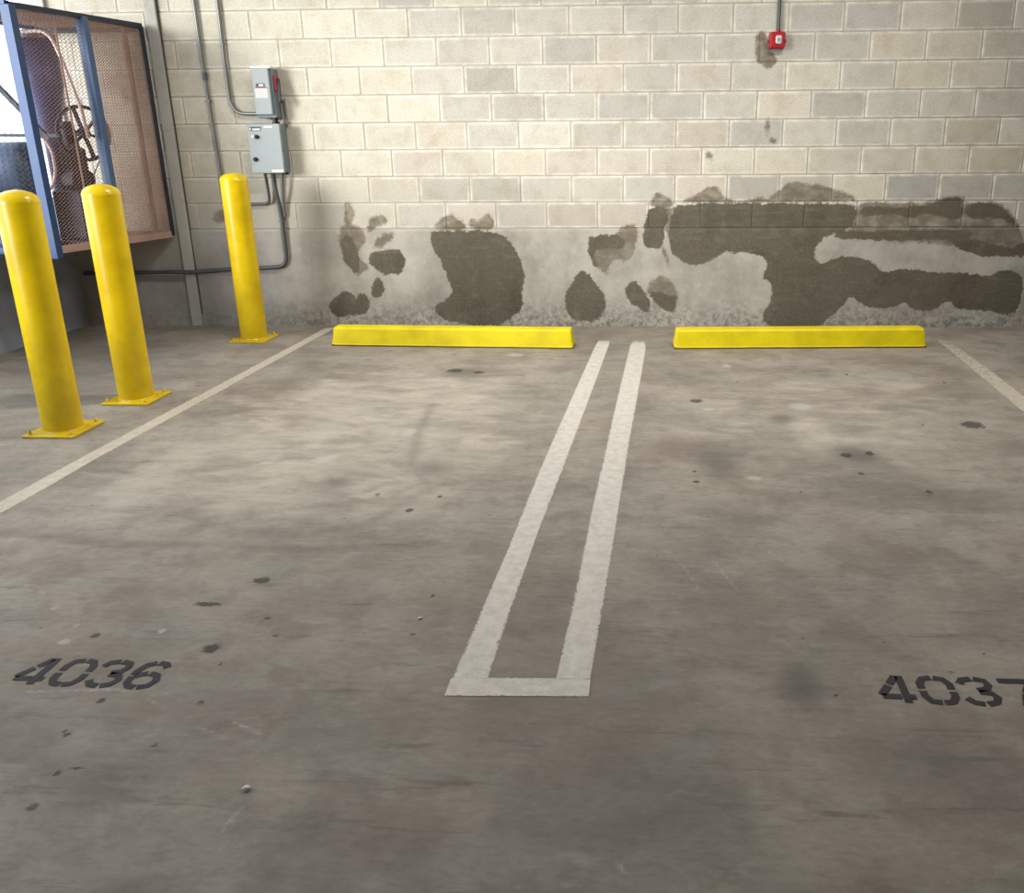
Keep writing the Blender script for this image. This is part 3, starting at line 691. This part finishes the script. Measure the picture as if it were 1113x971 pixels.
conduit([(-3.055, yc, TOP-.005), (-3.069, yc, 2.01), (-3.063, yc, 1.686), (-2.820, yc-.03, 1.683)], .0135, .12, M_steel,
        'conduit curving into the left side of the safety switch', [(-3.062, yc, 2.19)], [])
conduit([(-2.836, -.07, 1.238), (-2.836, -.05, 1.12), (-2.838, -.03, .998), (-3.01, yc, .996), (-3.19, yc, .99)], .0115, .11, M_steeld,
        'short conduit bending left from the bottom of the control panel')
conduit([(-2.775, -.07, 1.238), (-2.772, -.06, 1.12), (-2.760, -.03, .95), (-2.760, -.027, .497), (-2.95, -.027, .487), (-3.20, -.027, .478), (-3.50, -.030, .455), (-3.60, -.052, .452), (-3.74, -.045, .455), (-4.49, -.032, .440)], .0165, .10, M_steeld,
        'thick dark conduit dropping from the control panel and running left near the floor', [(-2.757, yc, .86), (-3.30, yc, .474)], [])
conduit([(-2.700, -.07, 1.238), (-2.712, -.06, 1.12), (-2.732, -.035, .99), (-2.734, -.022, .90)], .0115, .08, M_steel, 'short pale conduit behind the thick dark one under the control panel')
conduit([(-2.640, -.018, 1.79), (-2.632, -.018, 1.60)], .010, .02, M_steel, 'short thin conduit right of the safety switch')

# ------------------------------------------------------------------ fire alarm strobe
t = empty('fire_alarm', (1.133, 0, 2.16), 'small red fire alarm strobe with white lens high on the wall', 'alarm')
mb = MB(); mb.box((1.078, -.045, 2.103), (1.190, -.004, 2.216), .004); mb.build('back_box', M_red, t)
mb = MB(); mb.box((1.080, -.082, 2.104), (1.190, -.044, 2.216), .010); mb.build('housing', M_red, t)
mb = MB(); mb.box((1.118, -.100, 2.132), (1.164, -.080, 2.190), .008); o = mb.build('strobe_lens', M_lens, t); o['label'] = 'white strobe lens'
mb = MB(); mb.tube([(1.140, -.099, 2.161), (1.140, -.104, 2.161)], .012, 18); mb.build('bulb', simple('bulb_grey', (150, 150, 156), .2), o)
for xa, xb in ((1.188, 1.203), (1.080, 1.066)):
    mb = MB(); mb.tube([(xa, -.03, 2.156), (xb, -.03, 2.156)], .013, 14); mb.build('side_plug', M_red, t)
mb = MB(); mb.tube([(1.143, -.022, 2.214), (1.143, -.022, 2.236)], .018, 14); mb.build('conduit_fitting', M_red, t)
conduit([(1.146, -.022, TOP-.005), (1.143, -.022, 2.236)], .0125, .02, M_steeld, 'conduit dropping down the wall to the red fire alarm')

# ------------------------------------------------------------------ mesh cage with machinery in the corner
CZ0, CZ1 = .752, 2.322
PB = Vector((-3.678, -.045, 0)); PF = Vector((-3.892, -1.2, 0)); PL = Vector((-4.53, -1.2, 0)); PBL = Vector((-4.53, -.045, 0))
cage = empty('machine_cage', (-4.1, -.6, CZ0), 'blue steel cage clad in rusty mesh hanging on the corner wall behind the bollards', 'cage')
def post(p, name, mat, w=.05, z0=CZ0, z1=CZ1, mb=None):
    m2 = MB(); m2.box((p.x-w/2, p.y-w/2, z0), (p.x+w/2, p.y+w/2, z1), .003); return m2.build(name, mat, cage)
def lz(p, z): return Vector((p.x, p.y, z))
post(PF, 'frame_post', M_blue, .065, CZ0-.035); post(PB, 'frame_post', M_blued, .032); post(PL, 'frame_post', M_blue, .05); post(PBL, 'frame_post', M_blue, .05)
mid = PB.lerp(PF, .49); post(mid, 'frame_post', M_bluel, .062)
q = PB.lerp(PF, .12); q2 = Vector((q.x-.10, -.06, 0)); post(q2, 'frame_post', M_rust, .030); 
for a, b, z, w_, mt in ((PB, PF, CZ1, .035, M_blued), (PF, PL, CZ1, .05, M_blue), (PB, PBL, CZ1-.02, .04, M_blued), (PL, PBL, CZ1, .04, M_blue),
                    (PF, PL, CZ0+.02, .04, M_blue), (PL, PBL, CZ0+.02, .04, M_blue), (PB, PBL, CZ0+.02, .03, M_blued)):
    mb = MB(); mb.bar(lz(a, z), lz(b, z), w_, w_); mb.build('frame_rail', mt, cage)
mb = MB(); mb.bar(lz(PB, CZ0+.012), lz(PF, CZ0+.02), .012, .05); mb.build('bottom_flange', M_rustl, cage)
mb = MB(); mb.box((-4.53, -1.19, CZ0-.006), (-3.9, -.04, CZ0), 0); mb.add([(-3.9,-1.19,CZ0),(-3.9,-.04,CZ0),(-3.70,-.04,CZ0),(-3.9,-.04,CZ0-.006)], [(0,1,2)])
mb.build('bottom_tray', M_rustl, cage)
def mesh_panel(o0, u, v, nu, nv, sw, name='mesh_panel', mat=M_rust, th=.003):
    """expanded metal: diamonds of flat strands, nu x nv cells spanning vectors u, v"""
    mb = MB(); du = u/nu; dv = v/nv; nrm = u.cross(v).normalized()*th
    def strand(p, q):
        d = (q-p).normalized(); s_ = d.cross(nrm).normalized()*(sw/2)
        vs = [p-s_-nrm*.5, q-s_-nrm*.5, q+s_+nrm*.5, p+s_+nrm*.5, p-s_+nrm*.5, q-s_+nrm*.5]
        mb.add(vs, [(0,1,2,3),(0,1,5,4)])
    for i in range(nu):
        for j in range(nv):
            c = o0 + du*i + dv*j
            strand(c+dv*.5, c+du*.5); strand(c+du*.5, c+du+dv*.5); strand(c+du+dv*.5, c+du*.5+dv); strand(c+du*.5+dv, c+dv*.5)
    return mb.build(name, mat, cage, fix=False)
V3 = Vector
mesh_panel(lz(PB, CZ0+.03), (mid-PB), V3((0,0,CZ1-CZ0-.04)), 22, 84, .0066)
mesh_panel(lz(mid, CZ0+.03), (PF-mid), V3((0,0,CZ1-CZ0-.04)), 16, 64, .0023)
mesh_panel(lz(PF, CZ0+.03), (PL-PF), V3((0,0,CZ1-CZ0-.04)), 14, 45, .0022, mat=M_steel)
mesh_panel(lz(PB, CZ1-.008), (PF-PB), V3((-.70,0,0)), 40, 26, .0055)
# crossing seams on the side panel
for f_ in (.15, .70):
    p = PB.lerp(PF, f_); mb = MB(); mb.bar(lz(p, CZ0+.02), lz(p, CZ1-.02), .006, .016); mb.build('mesh_seam', M_rust, cage)

# machinery
mc = empty('dust_hopper', (-4.28, -.60, CZ0), 'tall blue-grey tapered hopper standing inside the mesh cage', 'machine')
hx, hy = -4.20, -.55
mb = MB(); mb.lathe([(.135, 2.20), (.14, 2.215), (.14, 1.88), (.06, 1.50), (.052, 1.46)], (hx, hy, 0), 36); mb.lathe([(0, 2.22), (.14, 2.215)], (hx, hy, 0), 36); mb.build('hopper_body', M_duct, mc)
mb = MB(); mb.lathe([(.052, 1.47), (.052, 1.1), (.07, 1.09), (.07, CZ0)], (hx, hy, 0), 24); mb.build('outlet_pipe', M_duct, mc)
mb = MB(); mb.lathe([(.146, 2.185), (.146, 2.215)], (hx, hy, 0), 36); mb.build('rim_band', M_steel, mc)
t = empty('pipe_run', (-4.0, -.45, CZ0), 'thin pinkish pipe slanting down over the flywheel inside the cage', 'pipe')
P_ = lambda px, py, y: wl(px, py, y)
mb = MB(); mb.tube(arc_path([P_(14,35,-.75), P_(52,33,-.75), P_(66,62,-.75), P_(89,120,-.72), P_(96,150,-.70)], .09), .0125, 12); mb.build('pipe', M_pipe, t)
t = empty('handrail_pipe', (-4.2, -.9, CZ0), 'bent pale pipe looping down in front of the hopper', 'pipe')
mb = MB(); mb.tube(arc_path([P_(18,118,-.95), P_(28,124,-.95), P_(45,148,-.95), P_(56,162,-.95), P_(61,190,-.95), P_(55,206,-.95)], .06), .010, 12); mb.build('pipe', M_pipe, t)
fwl = empty('compressor', (-3.92, -.62, CZ0), 'dark belt driven compressor with spoked flywheel inside the cage', 'machine')
c = P_(91, 145, -.62); ax = V3((.86, -.5, 0)).normalized(); s1 = V3((0,0,1)); s2 = ax.cross(s1)
mb = MB(); ring = [c + (s1*math.cos(a)+s2*math.sin(a))*.185 for a in np.linspace(0, 2*PI, 41)]; mb.tube(ring, .013, 10, caps=False)
w = mb.build('flywheel', M_wheel, fwl)
for k in range(6):
    a = k*PI/3+.25; mb = MB(); mb.bar(c, c+(s1*math.cos(a)+s2*math.sin(a))*.18, .026, .014); mb.build('spoke', M_wheel, w)
mb = MB(); mb.tube([c-ax*.03, c+ax*.03], .036, 18); mb.build('wheel_hub', M_wheel, w)
mb = MB(); mb.tube([c-ax*.02, c-ax*.34], .019, 12); mb.build('drive_shaft', M_wheel, fwl)
cb = c-ax*.20
mb = MB(); mb.box((cb.x-.10, cb.y-.08, CZ0+.30), (cb.x+.06, cb.y+.08, c.z-.10), .02); mb.tube([cb-V3((0,0,.12)), cb+V3((-.02,0,.08))], .055, 16); mb.build('crankcase', M_wheel, fwl)
cm = P_(93, 196, -.62)
mb = MB(); mb.tube([cm-ax*.02, cm-ax*.20], .085, 24); mb.tube([cm+ax*.01, cm-ax*.02], .045, 20); mb.build('motor', M_wheel, fwl)
mb = MB(); a1 = c + s2*(-.18); 
for sgn in (-1, 1): mb.bar(c+s2*(.183*sgn)-s1*.02, cm+s2*(.045*sgn), .010, .006)
mb.build('drive_belt', M_blk, fwl)
mb = MB(); mb.box((cm.x-.30, cm.y-.10, CZ0), (cm.x+.06, cm.y+.10, CZ0+.035), .004); mb.box((cm.x-.24, cm.y-.06, CZ0+.035), (cm.x-.02, cm.y+.06, cm.z-.07), .01); mb.build('base_stand', M_wheel, fwl)
tk = empty('air_tank', (-4.3, -.85, CZ0), 'blue-grey tank on legs at the left edge behind the near bollard', 'tank')
mb = MB(); a = P_(-22, 182, -.85); b = P_(38, 182, -.85); a.z = b.z = (a.z+b.z)/2
d_ = (b-a).normalized(); mb.tube([a, a+d_*.02, a+d_*.06, b-d_*.05, b-d_*.015, b], [.08,.145,.175,.175,.145,.06], 28); mb.build('tank_shell', M_tank, tk)
for s_ in (.25, .75):
    p = a.lerp(b, s_); mb = MB(); mb.box((p.x-.015, p.y-.10, CZ0), (p.x+.015, p.y+.10, p.z-.09), .003); mb.build('leg', M_tank, tk)
t = empty('brace_bar', (-4.2, -.8, 1.5), 'dark crossing brace bars behind the blue corner post of the cage', 'brace')
mb = MB(); mb.bar(P_(-8,88,-1.0), P_(54,152,-1.0), .028, .028); mb.build('diagonal_bar', M_blued, t)
mb = MB(); mb.bar(P_(-8,147,-1.0), P_(66,147.5,-1.0), .022, .022); mb.build('cross_bar', M_blued, t)

# ------------------------------------------------------------------ light
wd = bpy.data.worlds.new('World'); S.world = wd; wd.use_nodes = True
nt = wd.node_tree; bg = nt.nodes['Background']
bg.inputs[0].default_value = (.86, .93, 1.0, 1); bg.inputs[1].default_value = 3.0
def area_light(name, loc, target, sx, sy, power, color):
    ld = bpy.data.lights.new(name, 'AREA'); ld.shape = 'RECTANGLE'; ld.size = sx; ld.size_y = sy; ld.energy = power; ld.color = color
    o = bpy.data.objects.new(name, ld); COL.objects.link(o); o.location = loc
    o.rotation_euler = (Vector(target)-Vector(loc)).to_track_quat('-Z', 'Y').to_euler(); return o
sun = bpy.data.lights.new('sun', 'SUN'); sun.energy = 2.9; sun.angle = math.radians(18); sun.color = (1.0, .98, .94)
so = bpy.data.objects.new('sun', sun); COL.objects.link(so); so.rotation_euler = Vector((.63, .78, -.13)).to_track_quat('-Z', 'Y').to_euler()
# unseen strip lamps added above the view to brighten wall and floor
for i, (x, y) in enumerate([(-1.2, -2.0), (1.6, -2.0)]):
    mb = MB(); mb.box((x-.62, y-.10, TOP-.09), (x+.62, y+.10, TOP-.002), .01)
    o = mb.build('added_strip_lamp', M_lab); tag(o, 'unseen strip lamp added on the ceiling, ' + ('left' if i == 0 else 'right') + ' one', 'lamp')
    area_light('added_lamp_light', (x, y, TOP-.10), (x, y, 0), 1.2, .16, 64, (1.0, .97, .91))

vs_ = S.view_settings; vs_.view_transform = 'Standard'; vs_.look = 'None'; vs_.gamma = 1; vs_.use_curve_mapping = False
vs_.exposure = 0.0
